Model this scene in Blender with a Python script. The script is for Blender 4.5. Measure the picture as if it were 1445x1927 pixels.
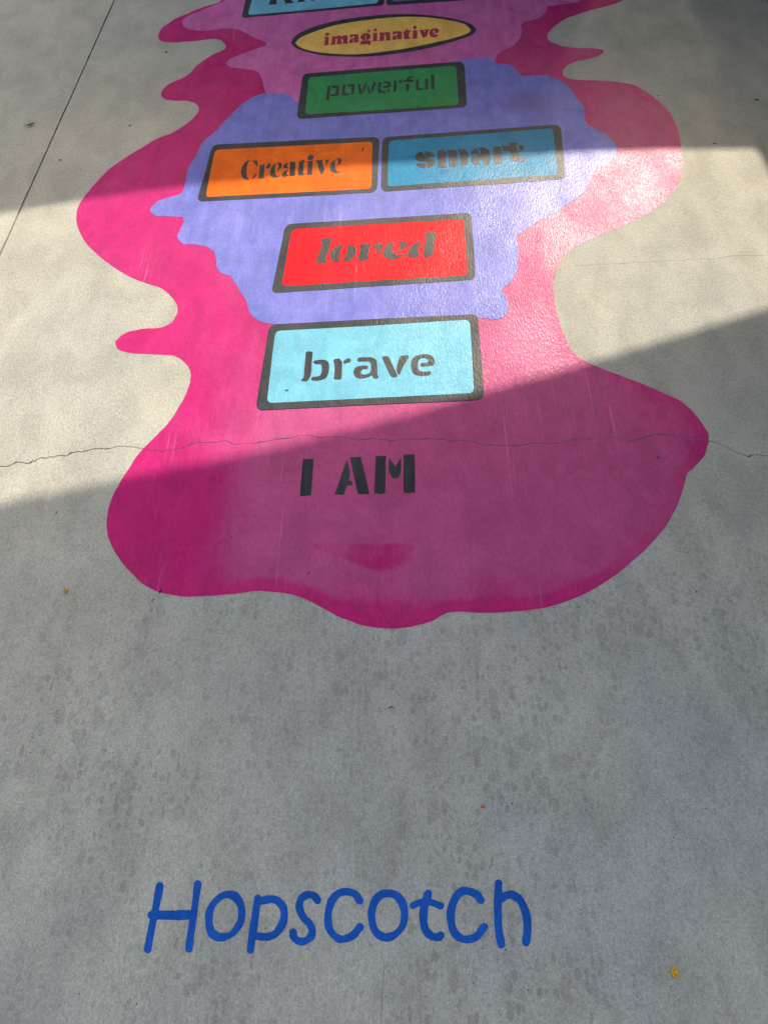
import bpy, math, random
import numpy as np
from mathutils import Vector, geometry

random.seed(7)
scene = bpy.context.scene
for o in list(bpy.data.objects):
    bpy.data.objects.remove(o)

# ------------------------------------------------------------------ camera
W, H = 1445.0, 1927.0
FOC = 1448.0                      # focal length in photo pixels
CAM_H = 1.5                       # held at chest height
PITCH = math.atan((H / 2 + 1200.0) / FOC)      # below the horizontal
CT, ST = math.cos(PITCH), math.sin(PITCH)
cd = bpy.data.cameras.new('camera')
cam = bpy.data.objects.new('camera', cd)
scene.collection.objects.link(cam)
cam.location = (0, 0, CAM_H)
cam.rotation_euler = (math.pi / 2 - PITCH, 0, 0)
cd.sensor_fit = 'HORIZONTAL'
cd.sensor_width = 36.0
cd.lens = 36.0 * FOC / W
cd.clip_start = 0.05
cd.clip_end = 2000
scene.camera = cam
scene.render.resolution_x, scene.render.resolution_y = 767, 1024

# ------------------------------------------------------------------ light
SUN_EL, SUN_AZ = math.radians(33.0), math.radians(21.0)   # azimuth from +Y towards +X
S = Vector((math.sin(SUN_AZ) * math.cos(SUN_EL), math.cos(SUN_AZ) * math.cos(SUN_EL), math.sin(SUN_EL)))
world = bpy.data.worlds.new('World')
scene.world = world
world.use_nodes = True
wn = world.node_tree
bg = wn.nodes['Background']
sky = wn.nodes.new('ShaderNodeTexSky')
sky.sky_type = 'NISHITA'
sky.sun_disc = False
sky.sun_elevation = SUN_EL
sky.sun_rotation = SUN_AZ
sky.air_density = 1.0
sky.dust_density = 4.5
sky.ozone_density = 1.0
wn.links.new(sky.outputs[0], bg.inputs[0])
bg.inputs[1].default_value = 0.15
sl = bpy.data.lights.new('sun', 'SUN')
sl.energy = 2.05
sl.angle = math.radians(0.5)
sl.color = (1.0, 0.997, 0.985)
sun = bpy.data.objects.new('sun', sl)
scene.collection.objects.link(sun)
sun.rotation_euler = S.to_track_quat('Z', 'Y').to_euler()
sun.location = S * 20
scene.view_settings.view_transform = 'Standard'
scene.view_settings.look = 'None'
scene.view_settings.gamma = 1.0
scene.view_settings.exposure = 1.63
scene.view_settings.use_white_balance = True
scene.view_settings.white_balance_temperature = 8800
scene.view_settings.use_curve_mapping = False

# ------------------------------------------------------------------ helpers
def ground(px, py):
    """photo pixel -> point of the pavement plane, in metres"""
    u, v = (px - W / 2) / FOC, (H / 2 - py) / FOC
    dx, dy, dz = u, CT + v * ST, -ST + v * CT
    t = CAM_H / -dz
    return (dx * t, dy * t)

def to_pix(x, y):
    zc = y * CT + CAM_H * ST
    yc = y * ST - CAM_H * CT
    return (W / 2 + FOC * x / zc, H / 2 - FOC * yc / zc)

def crop(pts, x0, y0, s):
    return [(x0 + x / s, y0 + y / s) for x, y in pts]

def smooth(pts, closed=True, corner=55.0, n=5):
    """Catmull-Rom through the points, sharp turns kept as corners"""
    N = len(pts)
    P = [np.array(p, float) for p in pts]
    sharp = []
    for i in range(N):
        if not closed and i in (0, N - 1):
            sharp.append(True); continue
        a, b = P[i] - P[i - 1], P[(i + 1) % N] - P[i]
        la, lb = np.linalg.norm(a), np.linalg.norm(b)
        c = float(np.dot(a, b) / max(la * lb, 1e-9))
        sharp.append(math.degrees(math.acos(max(-1, min(1, c)))) > corner)
    out = []
    for i in range(N if closed else N - 1):
        p1, p2 = P[i], P[(i + 1) % N]
        p0 = P[i - 1] if not sharp[i] else p1 * 2 - p2
        p3 = P[(i + 2) % N] if not sharp[(i + 1) % N] else p2 * 2 - p1
        if sharp[i]: p0 = p1 + (p1 - p2)
        for k in range(n):
            t = k / n
            out.append(tuple(0.5 * ((2 * p1) + (p2 - p0) * t + (2 * p0 - 5 * p1 + 4 * p2 - p3) * t * t
                                    + (3 * p1 - p0 - 3 * p2 + p3) * t ** 3)))
    if not closed:
        out.append(tuple(P[-1]))
    return out

def rounded(quad, r, n=5):
    """quadrilateral with rounded corners and edges split for a hand-painted wobble"""
    out = []
    N = len(quad)
    Q = [np.array(q, float) for q in quad]
    for i in range(N):
        p, a, b = Q[i], Q[i - 1], Q[(i + 1) % N]
        ua = (a - p) / np.linalg.norm(a - p); ub = (b - p) / np.linalg.norm(b - p)
        s, e = p + ua * r, p + ub * r
        for k in range(n + 1):
            t = k / n
            out.append(tuple((1 - t) ** 2 * s + 2 * t * (1 - t) * p + t * t * e))
        f = b + (p - b) / np.linalg.norm(p - b) * r
        m = 14
        for k in range(1, m):
            out.append(tuple(e + (f - e) * k / m))
    return out

def wobble(pts, amp, seed, corr=3):
    rng = random.Random(seed)
    n = len(pts)
    d = [(rng.gauss(0, 1), rng.gauss(0, 1)) for _ in range(n)]
    out = []
    for i, p in enumerate(pts):
        sx = sum(d[(i + k) % n][0] for k in range(-corr, corr + 1)) / math.sqrt(2 * corr + 1)
        sy = sum(d[(i + k) % n][1] for k in range(-corr, corr + 1)) / math.sqrt(2 * corr + 1)
        out.append((p[0] + amp * sx, p[1] + amp * sy))
    return out

def stroke(pts, hw, seed=0):
    """outline of a brush stroke with round ends"""
    c = [np.array(p) for p in smooth(pts, closed=False, corner=200, n=5)]
    rng = random.Random(seed)
    L, R = [], []
    n = len(c)
    for i in range(n):
        d = c[min(i + 1, n - 1)] - c[max(i - 1, 0)]
        d = d / max(np.linalg.norm(d), 1e-9)
        nn = np.array((-d[1], d[0]))
        w = hw * (1 + 0.05 * math.sin(i * 0.7 + seed) + rng.uniform(-.045, .045))
        L.append(c[i] + nn * w); R.append(c[i] - nn * w)
    def cap(p, d, sgn):
        a0 = math.atan2(d[1], d[0])
        return [p + hw * np.array((math.cos(a0 + sgn * t), math.sin(a0 + sgn * t))) for t in np.linspace(math.pi / 2, -math.pi / 2, 9)[1:-1]]
    d1 = c[-1] - c[-2]; d0 = c[0] - c[1]
    pts = L + cap(c[-1], d1, 1) + R[::-1] + cap(c[0], d0, 1)
    return [tuple(p) for p in pts]

def inside(poly, X, Y):
    poly = np.asarray(poly)
    res = np.zeros(len(X), bool)
    x1, y1 = poly[:, 0], poly[:, 1]
    x2, y2 = np.roll(x1, -1), np.roll(y1, -1)
    for a, b, c, d in zip(x1, y1, x2, y2):
        if b == d: continue
        m = (b > Y) != (d > Y)
        xi = (c - a) * (Y - b) / (d - b) + a
        res ^= m & (X < xi)
    return res

def edge_dist(poly, X, Y):
    poly = np.asarray(poly)
    best = np.full(len(X), 1e9)
    nx = np.roll(poly, -1, axis=0)
    for (a, b), (c, d) in zip(poly, nx):
        vx, vy = c - a, d - b
        L = vx * vx + vy * vy + 1e-12
        t = np.clip(((X - a) * vx + (Y - b) * vy) / L, 0, 1)
        best = np.minimum(best, np.hypot(X - a - t * vx, Y - b - t * vy))
    return best

COL = scene.collection
def tag(o, label=None, cat=None, group=None, kind=None):
    if label: o['label'] = label
    if cat: o['category'] = cat
    if group: o['group'] = group
    if kind: o['kind'] = kind
    return o

def empty(name, x, y, z=0.0):
    e = bpy.data.objects.new(name, None)
    e.empty_display_size = 0.1
    COL.objects.link(e)
    e.location = (x, y, z)
    return e

def link(name, verts, faces, mat, parent=None, attrs=None, smoothf=False):
    me = bpy.data.meshes.new(name)
    off = parent.location if parent else Vector((0, 0, 0))
    me.from_pydata([(v[0] - off.x, v[1] - off.y, v[2] - off.z) for v in verts], [], faces)
    me.update()
    if attrs:
        for k, vals in attrs.items():
            at = me.attributes.new(k, 'FLOAT', 'POINT')
            at.data.foreach_set('value', np.asarray(vals, dtype=np.float32))
    if smoothf:
        for p in me.polygons: p.use_smooth = True
    me.materials.append(mat)
    o = bpy.data.objects.new(name, me)
    COL.objects.link(o)
    if parent: o.parent = parent
    return o

def sheet(name, polys, z, thick, mat, parent=None, cuts=(), grid=None, tone=None):
    """flat film with side walls: union of polys minus cuts (all in ground metres)"""
    V, E = [], []
    for p in list(polys) + list(cuts):
        b = len(V)
        V += [Vector(q) for q in p]
        E += [(b + i, b + (i + 1) % len(p)) for i in range(len(p))]
    if grid:
        A = np.array([q for p in polys for q in p])
        gx, gy = np.meshgrid(np.arange(A[:, 0].min(), A[:, 0].max(), grid), np.arange(A[:, 1].min(), A[:, 1].max(), grid))
        gx, gy = gx.ravel(), gy.ravel()
        m = np.zeros(len(gx), bool)
        for p in polys: m |= inside(p, gx, gy)
        V += [Vector((a, b)) for a, b in zip(gx[m], gy[m])]
    v2, _, f2, _, _, _ = geometry.delaunay_2d_cdt(V, E, [], 0, 1e-6, False)
    P = np.array([(v.x, v.y) for v in v2])
    F = np.array([list(f) for f in f2])
    c = P[F].mean(axis=1)
    keep = np.zeros(len(F), bool)
    for p in polys: keep |= inside(p, c[:, 0], c[:, 1])
    for p in cuts: keep &= ~inside(p, c[:, 0], c[:, 1])
    F = F[keep]
    used = np.unique(F)
    remap = -np.ones(len(P), int); remap[used] = np.arange(len(used))
    P = P[used]; F = remap[F]
    # counter-clockwise
    a, b, d = P[F[:, 0]], P[F[:, 1]], P[F[:, 2]]
    flip = ((b - a)[:, 0] * (d - a)[:, 1] - (b - a)[:, 1] * (d - a)[:, 0]) < 0
    F[flip] = F[flip][:, ::-1]
    cnt = {}
    for f in F:
        for i in range(3):
            e = (int(f[i]), int(f[(i + 1) % 3]))
            cnt[e] = cnt.get(e, 0) + 1
    n = len(P)
    verts = [(x, y, z) for x, y in P]
    faces = [tuple(int(i) for i in f) for f in F]
    low = {}
    for (i, j) in list(cnt):
        if (j, i) in cnt: continue
        for k in (i, j):
            if k not in low:
                low[k] = len(verts); verts.append((P[k][0], P[k][1], z - thick))
        faces.append((j, i, low[i], low[j]))
    attrs = None
    if tone:
        A = np.array([(v[0], v[1]) for v in verts])
        attrs = tone(A, polys[0])
    return link(name, verts, faces, mat, parent, attrs)

def G(pts): return [ground(*p) for p in pts]

# ------------------------------------------------------------------ materials
class NT:
    def __init__(self, name):
        self.m = bpy.data.materials.new(name); self.m.use_nodes = True
        self.t = self.m.node_tree
        self.b = self.t.nodes['Principled BSDF']
        self.pos = self.t.nodes.new('ShaderNodeNewGeometry').outputs['Position']
    def n(self, ty, **kw):
        x = self.t.nodes.new(ty)
        for k, v in kw.items(): setattr(x, k, v)
        return x
    def l(self, a, b): self.t.links.new(a, b)
    def put(self, sock, v):
        if hasattr(v, 'links') or hasattr(v, 'is_output'): self.l(v, sock)
        else: sock.default_value = v
    def scaled(self, sx, sy, sz=1.0, rot=0.0, off=(0, 0, 0)):
        mp = self.n('ShaderNodeMapping')
        mp.inputs['Scale'].default_value = (sx, sy, sz)
        mp.inputs['Rotation'].default_value = (0, 0, rot)
        mp.inputs['Location'].default_value = off
        self.l(self.pos, mp.inputs[0]); return mp.outputs[0]
    def noise(self, vec, scale=1.0, detail=2.0, rough=0.5, dist=0.0):
        x = self.n('ShaderNodeTexNoise')
        x.inputs['Scale'].default_value = scale; x.inputs['Detail'].default_value = detail
        x.inputs['Roughness'].default_value = rough; x.inputs['Distortion'].default_value = dist
        self.l(vec, x.inputs['Vector']); return x.outputs['Fac']
    def math(self, op, a, b=0.0, c=0.0, clamp=False):
        x = self.n('ShaderNodeMath', operation=op, use_clamp=clamp)
        self.put(x.inputs[0], a); self.put(x.inputs[1], b); self.put(x.inputs[2], c); return x.outputs[0]
    def step(self, v, lo, hi, a=0.0, b=1.0):
        x = self.n('ShaderNodeMapRange', interpolation_type='SMOOTHSTEP')
        self.put(x.inputs[0], v)
        for i, q in enumerate((lo, hi, a, b)): self.put(x.inputs[i + 1], q)
        return x.outputs[0]
    def mix(self, f, a, b, mode='MIX'):
        x = self.n('ShaderNodeMix', data_type='RGBA', blend_type=mode)
        self.put(x.inputs[0], f)
        for s, v in ((x.inputs[6], a), (x.inputs[7], b)):
            if isinstance(v, tuple): s.default_value = (*v, 1.0) if len(v) == 3 else v
            else: self.l(v, s)
        return x.outputs[2]
    def grey(self, v):
        x = self.n('ShaderNodeCombineColor')
        for i in range(3): self.l(v, x.inputs[i])
        return x.outputs[0]
    def bump(self, h, dist, strength=1.0, normal=None):
        x = self.n('ShaderNodeBump')
        x.inputs['Strength'].default_value = strength; x.inputs['Distance'].default_value = dist
        self.l(h, x.inputs['Height'])
        if normal is not None: self.l(normal, x.inputs['Normal'])
        return x.outputs[0]
    def attr(self, name):
        x = self.n('ShaderNodeAttribute', attribute_name=name); return x.outputs['Fac']

def grain_height(q, coarse=0.0):
    """brushed concrete: fine ridges along the slab plus sandy grain"""
    a = q.noise(q.scaled(250, 85), detail=2, rough=0.6)
    b = q.noise(q.scaled(430, 330, off=(3, 1, 0)), detail=2, rough=0.6)
    c = q.noise(q.scaled(170, 20, off=(9, 2, 0)), detail=2, rough=0.55)
    return q.math('ADD', q.math('ADD', a, q.math('MULTIPLY', b, 0.7)), q.math('MULTIPLY', c, coarse))

def concrete_mat(name='concrete', base=(0.42, 0.425, 0.39)):
    q = NT(name)
    big = q.noise(q.scaled(1.3, 0.9), detail=4, rough=0.6)
    mid = q.noise(q.scaled(9, 5, off=(4, 7, 0)), detail=4, rough=0.62, dist=0.4)
    fine = q.noise(q.scaled(150, 95, off=(2, 5, 0)), detail=4, rough=0.7)
    sand = q.noise(q.scaled(420, 330), detail=2, rough=0.7)
    col = q.mix(q.step(big, 0.35, 0.65), tuple(c * k for c, k in zip(base, (0.93, 0.95, 0.99))), tuple(c * k for c, k in zip(base, (1.06, 1.05, 1.02))))
    col = q.mix(1.0, col, q.grey(q.step(mid, 0.28, 0.72, 0.86, 1.10)), 'MULTIPLY')
    # blotches left by drops of cleaning water: elongated cells with their own size
    def blots(sx, sy, off, depth, thr):
        warp = q.n('ShaderNodeTexNoise'); warp.inputs['Scale'].default_value = 1.0
        vec = q.scaled(sx, sy, off=off)
        q.l(vec, warp.inputs['Vector']); warp.inputs['Detail'].default_value = 2.0
        va = q.n('ShaderNodeVectorMath', operation='MULTIPLY_ADD')
        q.l(warp.outputs['Color'], va.inputs[0]); va.inputs[1].default_value = (0.9, 0.9, 0.0); q.l(vec, va.inputs[2])
        vo = q.n('ShaderNodeTexVoronoi', voronoi_dimensions='2D'); vo.inputs['Scale'].default_value = 1.0
        q.l(va.outputs[0], vo.inputs['Vector'])
        sep = q.n('ShaderNodeSeparateColor'); q.l(vo.outputs['Color'], sep.inputs[0])
        rad = q.step(sep.outputs[0], thr, 1.0, 0.0, 0.50)
        d = q.math('SUBTRACT', rad, vo.outputs['Distance'])
        m = q.step(d, -0.02, 0.10)
        return q.math('MULTIPLY', m, q.math('MULTIPLY', depth, q.step(sep.outputs[1], 0, 1, 0.4, 1.0)))
    clump = q.step(q.noise(q.scaled(2.6, 2.0, off=(1, 3, 0)), detail=3), 0.36, 0.62)
    b1 = blots(75, 46, (0, 0, 0), 0.24, 0.15)
    b2 = blots(38, 22, (5, 8, 0), 0.18, 0.45)
    # the splashes lie on the near end of the slab
    sepp = q.n('ShaderNodeSeparateXYZ'); q.l(q.pos, sepp.inputs[0])
    yy = q.math('ADD', sepp.outputs[1], q.math('MULTIPLY', big, 0.9))
    near_end = q.step(yy, 1.15, 1.75, 1.0, 0.22)
    dark = q.math('MULTIPLY', q.math('MULTIPLY', q.math('MAXIMUM', b1, b2), near_end), q.math('ADD', 0.45, q.math('MULTIPLY', clump, 0.50)))
    col = q.mix(1.0, col, q.grey(q.math('SUBTRACT', 1.0, dark)), 'MULTIPLY')
    col = q.mix(1.0, col, q.grey(q.step(fine, 0.25, 0.75, 0.84, 1.13)), 'MULTIPLY')
    tiny = q.noise(q.scaled(310, 230, off=(12, 4, 0)), detail=2, rough=0.7)
    col = q.mix(1.0, col, q.grey(q.step(tiny, 0.25, 0.75, 0.80, 1.17)), 'MULTIPLY')
    gm = q.step(q.noise(q.scaled(1.9, 1.6, off=(8, 1, 0)), detail=3), 0.45, 0.66, 0.25, 1.0)
    pits = q.step(sand, 0.60, 0.70)
    col = q.mix(q.math('MULTIPLY', pits, q.math('MULTIPLY', gm, 0.6)), col, (0.09, 0.085, 0.08))
    lights = q.step(sand, 0.30, 0.38, 0.35, 0.0)
    col = q.mix(q.math('MULTIPLY', lights, 0.6), col, (0.52, 0.50, 0.46))
    # a few soft smudges of dirt
    sm = q.step(q.noise(q.scaled(7, 4.5, off=(20, 3, 0)), detail=3, rough=0.7), 0.66, 0.80)
    col = q.mix(q.math('MULTIPLY', sm, 0.35), col, (0.15, 0.14, 0.125))
    q.l(col, q.b.inputs['Base Color'])
    q.b.inputs['Roughness'].default_value = 0.80
    q.b.inputs['Specular IOR Level'].default_value = 0.15
    q.l(q.bump(grain_height(q), 0.0012), q.b.inputs['Normal'])
    return q.m

def paint_mat(name, c1, c2=None, rough=0.29, streak=0.5, rim=None, tone=None, relief=0.0010, wear=0.10, spec=0.12, tint=None, smudge=None):
    """wall paint rolled and brushed over the concrete"""
    q = NT(name)
    c2 = c2 or tuple(min(1, c * 1.12 + 0.012) for c in c1)
    br = q.noise(q.scaled(42, 4.0, rot=0.05, off=(sum(map(ord, name)) % 17, 0, 0)), detail=5, rough=0.65)
    cl = q.noise(q.scaled(6.5, 3.6, rot=0.2, off=(0, len(name), 0)), detail=4, rough=0.6, dist=0.8)
    fac = q.math('ADD', q.math('MULTIPLY', br, streak), q.math('MULTIPLY', cl, 1 - streak))
    if tone:
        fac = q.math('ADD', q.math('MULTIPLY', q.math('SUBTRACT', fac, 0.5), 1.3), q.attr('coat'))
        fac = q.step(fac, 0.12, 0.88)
    else:
        fac = q.step(fac, 0.36, 0.64)
    col = q.mix(fac, c1, c2)
    if rim:
        d = q.math('ADD', q.attr('edge_distance'), q.math('MULTIPLY', q.math('SUBTRACT', cl, 0.5), 0.030))
        col = q.mix(q.math('MULTIPLY', q.step(d, 0.022, 0.040, 0.95, 0.0), q.attr('rim_coat')), col, rim)
    cloud = q.noise(q.scaled(11, 7, rot=0.5, off=(5, 1, 0)), detail=5, rough=0.68, dist=0.9)
    col = q.mix(1.0, col, q.grey(q.step(cloud, 0.30, 0.70, 0.86, 1.10)), 'MULTIPLY')
    fine = q.noise(q.scaled(170, 70, off=(2, 5, 0)), detail=3, rough=0.7)
    col = q.mix(1.0, col, q.grey(q.step(fine, 0.25, 0.75, 0.88, 1.10)), 'MULTIPLY')
    if smudge: col = q.mix(q.step(q.math('ADD', q.attr('smudge'), q.math('MULTIPLY', q.math('SUBTRACT', cl, 0.5), 1.0)), 0.35, 0.95, 0.0, 0.75), col, smudge)
    # long dry scuffs where the roller skipped
    sc = q.noise(q.scaled(120, 2.2, rot=0.07, off=(6, 0, 0)), detail=4, rough=0.7)
    zone = q.noise(q.scaled(5.5, 0.9, rot=0.07, off=(1, 6, 0)), detail=2)
    scf = q.math('MULTIPLY', q.step(sc, 0.56, 0.70), q.step(zone, 0.52, 0.66))
    col = q.mix(q.math('MULTIPLY', scf, wear * 2.2), col, (0.72, 0.62, 0.66))
    pits = q.step(q.noise(q.scaled(300, 240, off=(7, 7, 0)), detail=2, rough=0.7), 0.70, 0.78)
    col = q.mix(q.math('MULTIPLY', pits, 0.30), col, (0.05, 0.04, 0.05))
    q.l(col, q.b.inputs['Base Color'])
    # matt body under a thin binder film; the film carries the glints of the brushed surface
    q.b.inputs['Roughness'].default_value = 0.75
    q.b.inputs['Specular IOR Level'].default_value = min(0.04, spec)
    gloss = q.noise(q.scaled(5, 2.4, off=(3, 9, 0)), detail=4, rough=0.65)
    q.put(q.b.inputs['Coat Weight'], q.step(gloss, 0.34, 0.66, spec * 0.9, spec * 1.9))
    q.b.inputs['Coat IOR'].default_value = 1.45
    q.put(q.b.inputs['Coat Roughness'], q.step(cl, 0.3, 0.7, rough - 0.02, rough + 0.02))
    if tint: q.b.inputs['Coat Tint'].default_value = (*tint, 1.0)
    q.l(q.bump(grain_height(q, 0.3), relief * 0.6), q.b.inputs['Normal'])
    glint = q.math('ADD', q.noise(q.scaled(200, 55, off=(9, 2, 0)), detail=2, rough=0.6), q.math('MULTIPLY', q.noise(q.scaled(260, 110, off=(1, 8, 0)), detail=1), 0.5))
    q.l(q.bump(glint, relief * 1.15), q.b.inputs['Coat Normal'])
    return q.m

def plain_mat(name, col, rough=0.6, var=0.25, scale=200):
    q = NT(name)
    f = q.noise(q.scaled(scale, scale, scale), detail=3)
    c = q.mix(q.step(f, 0.3, 0.7), tuple(x * (1 - var) for x in col), tuple(min(1, x * (1 + var)) for x in col))
    q.l(c, q.b.inputs['Base Color']); q.b.inputs['Roughness'].default_value = rough
    return q.m

def leaky_caster_mat(open_part):
    """added unseen cloth: a part of the sunlight is let through to lift the far shade"""
    q = NT('leaky_caster')
    q.l(q.mix(q.noise(q.scaled(30, 30, 30)), (0.20, 0.19, 0.17), (0.26, 0.25, 0.22)), q.b.inputs['Base Color'])
    q.b.inputs['Roughness'].default_value = 0.9
    tr = q.n('ShaderNodeBsdfTransparent'); tr.inputs[0].default_value = (1, 0.97, 0.90, 1)
    mx = q.n('ShaderNodeMixShader'); mx.inputs[0].default_value = open_part
    q.l(q.b.outputs[0], mx.inputs[1]); q.l(tr.outputs[0], mx.inputs[2])
    q.l(mx.outputs[0], q.t.nodes['Material Output'].inputs[0])
    return q.m

M = {}
M['concrete'] = concrete_mat()
M['earth'] = plain_mat('dark_joint_earth', (0.035, 0.03, 0.027), 0.95, 0.4)
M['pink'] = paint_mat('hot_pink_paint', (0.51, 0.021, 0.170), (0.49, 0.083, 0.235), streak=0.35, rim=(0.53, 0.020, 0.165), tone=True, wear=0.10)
M['mauve'] = paint_mat('mauve_pink_paint', (0.56, 0.12, 0.37), (0.62, 0.16, 0.43))
M['lilac'] = paint_mat('lilac_paint', (0.140, 0.170, 0.56), (0.195, 0.215, 0.63), wear=0.17, smudge=(0.17, 0.13, 0.40))
M['black'] = paint_mat('black_paint', (0.020, 0.027, 0.038), (0.042, 0.050, 0.063), wear=0.02, spec=0.22, rough=0.42, tint=(0.82, 0.94, 1.0))
M['sky_blue'] = paint_mat('light_blue_paint', (0.12, 0.45, 0.64), (0.14, 0.49, 0.67), wear=0.13)
M['red'] = paint_mat('red_paint', (0.66, 0.008, 0.022), (0.68, 0.014, 0.03), wear=0.04, spec=0.06)
M['orange'] = paint_mat('orange_paint', (0.80, 0.135, 0.018), (0.84, 0.16, 0.025), wear=0.03, spec=0.07)
M['teal'] = paint_mat('teal_blue_paint', (0.004, 0.22, 0.44), (0.008, 0.25, 0.48), wear=0.05, spec=0.09)
M['green'] = paint_mat('green_paint', (0.016, 0.25, 0.095), (0.022, 0.28, 0.11), wear=0.03)
M['yellow'] = paint_mat('ochre_yellow_paint', (0.84, 0.51, 0.14), (0.87, 0.55, 0.16), wear=0.03)
M['violet'] = paint_mat('violet_paint', (0.17, 0.12, 0.46), (0.20, 0.14, 0.50), wear=0.03)
M['crimson'] = paint_mat('crimson_paint', (0.42, 0.035, 0.085), (0.46, 0.045, 0.10), wear=0.03)
M['royal'] = paint_mat('royal_blue_paint', (0.0, 0.092, 0.43), (0.0, 0.108, 0.49), wear=0.0, relief=0.0006, spec=0.0, rough=0.6)

# ------------------------------------------------------------------ pavement
def strip(px_pts, width, seed, jag=1.0):
    """thin gap polygon following a crack; width in metres"""
    rng = random.Random(seed)
    pts = []
    for a, b in zip(px_pts[:-1], px_pts[1:]):
        for k in range(4):
            t = k / 4
            pts.append((a[0] + (b[0] - a[0]) * t + rng.uniform(-.8, .8) * jag, a[1] + (b[1] - a[1]) * t + rng.uniform(-.9, .9) * jag))
    pts.append(px_pts[-1])
    g = [np.array(ground(*p)) for p in pts]
    L, R = [], []
    n = len(g)
    w0 = 1.0
    for i in range(n):
        d = g[min(i + 1, n - 1)] - g[max(i - 1, 0)]; d /= np.linalg.norm(d)
        nn = np.array((-d[1], d[0]))
        w0 = 0.7 * w0 + 0.3 * rng.uniform(0.45, 1.7)
        w = width * 0.5 * w0 * (1.9 if rng.random() < 0.06 else 1.0)
        if i in (0, n - 1): w *= 0.3
        L.append(tuple(g[i] + nn * w)); R.append(tuple(g[i] - nn * w))
    return L + R[::-1]

CRACK = ([(-260, 915), (-180, 902), (-90, 893)]
 + crop([(0,885),(50,875),(95,860),(140,865),(180,852),(215,838),(280,833),(340,825),(400,808),(450,800),(500,788),(560,793),(620,778),(670,778),(720,785),(760,795),(830,805),(900,800),(960,785),(1000,768),(1060,755),(1130,757),(1180,752),(1230,768),(1290,763),(1360,757),(1440,740)], 0, 560, 2.779)
 + crop([(300,735),(350,722),(400,720),(440,733),(520,728),(600,735),(650,748),(715,735),(770,745),(830,750),(890,742),(960,740),(1040,737),(1100,745)], 440, 560, 2.779)
 + crop([(0,337),(40,335),(75,327),(130,342),(180,350),(250,355),(330,357),(390,352),(420,340),(470,347),(540,348),(590,330),(650,322),(690,330),(770,310),(830,318),(895,340),(940,325),(1010,303),(1100,305),(1180,315),(1270,330),(1330,350),(1400,385)], 840, 700, 2.58)
 + crop([(1300,1145),(1355,1163),(1380,1152),(1445,1162)], 850, 380, 2.4286) + [(1500, 862), (1620, 850), (1760, 858), (1900, 840)])
HAIR = crop([(550,290),(640,288),(740,282),(900,275),(990,265),(1100,262),(1200,258),(1290,245),(1445,242)], 850, 380, 2.4286) + [(1600, 474), (1800, 468)]
SEAM = [(724, 1795), (722, 1830), (719, 1880), (716, 1926), (712, 1990)]
crack_cut = strip(CRACK, 0.0023, 3, 1.6)
paint_crack = strip(CRACK, 0.0018, 3, 1.6)
hair_cut = strip(HAIR, 0.0009, 5)
seam_cut = strip(SEAM, 0.00045, 6, 0.4)

J1, J2 = np.array(ground(215, 0)), np.array(ground(3, 472))
jd = (J1 - J2) / np.linalg.norm(J1 - J2)          # direction of the saw-cut joint
jn = np.array((jd[1], -jd[0]))                    # to its right
def jp(a, b): return tuple(J2 + jn * a + jd * b)
pav = empty('pavement', 0, 0, 0)
tag(pav, 'grey concrete pavement with a saw-cut joint and a jagged crack', kind='structure')
cols = [-8.0, -4.0, 0.0, 4.6, 9.2]
rows = [-6.5, -2.6, 4.2, 9.0]
gap = 0.0028
for i in range(len(cols) - 1):
    for j in range(len(rows) - 1):
        a0, a1, b0, b1 = cols[i] + gap, cols[i + 1] - gap, rows[j] + gap, rows[j + 1] - gap
        poly = [jp(a0, b0), jp(a1, b0), jp(a1, b1), jp(a0, b1)]
        if i == 1:                                   # slightly ragged arris along the visible joint
            rng = random.Random(11)
            edge = [jp(a1 + rng.uniform(-.0012, .0012), b0 + (b1 - b0) * k / 160) for k in range(1, 160)]
            poly = [jp(a0, b0), jp(a1, b0)] + edge + [jp(a1, b1), jp(a0, b1)]
        main = (i == 2 and j == 1)
        sheet('slab', [poly], 0.0, 0.09, M['concrete'], pav, cuts=[crack_cut, hair_cut, seam_cut] if main else [])
R = 600
base = link('ground', [(-R, -R, -0.03), (R, -R, -0.03), (R, R, -0.03), (-R, R, -0.03)], [(0, 1, 2, 3)], M['earth'])
tag(base, 'dark earth under the concrete slabs', kind='structure')

# ------------------------------------------------------------------ unseen casters added to shade the place
def caster(px_poly, h):
    k = h / S.z
    return [(x + S.x * k, y + S.y * k) for x, y in G(px_poly)]
LOWER = [(-900,1110),(-400,1020),(0,945),(230,900),(520,842),(598,823),(782,776),(912,737),(1113,680),(1262,635),(1445,578),(1800,470),(2400,290)]
UPPER = [(-500,490),(0,402),(157,376),(350,350),(482,339),(550,325),(698,311),(866,300),(997,292),(1100,286),(1277,281),(1417,279),(1700,272),(2200,262)]
CASTER_H = 2.05
near = smooth(LOWER, closed=False, corner=170, n=4)
k = CASTER_H / S.z
near_g = [(x + S.x * k, y + S.y * k) for x, y in G(near)]
near_poly = near_g + [(near_g[-1][0] + .3, 0.4), (1.35, 0.4), (0.75, 1.4), (0.3, 1.95), (near_g[0][0] - 1.5, 1.95), (near_g[0][0] - 1.5, near_g[0][1])]
M['blocker'] = plain_mat('blocker_sheet', (0.14, 0.137, 0.13), 0.6, 0.08, 3)  # for the added casters overhead
e = empty('near_shade_caster', 0, 2.0, 0)  # added caster, outlined from the near shadow edge
tag(e, 'added shadow-casting roof over the near end, out of view above', 'blocker')
sheet('caster_sheet', [near_poly], CASTER_H + 0.05, 0.05, M['blocker'], e)
far = smooth(UPPER, closed=False, corner=170, n=4)
far_g = [(x + S.x * k, y + S.y * k) for x, y in G(far)]
far_poly = far_g + [(far_g[-1][0] + .3, 11.0), (far_g[0][0] - .3, 11.0)]
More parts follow.
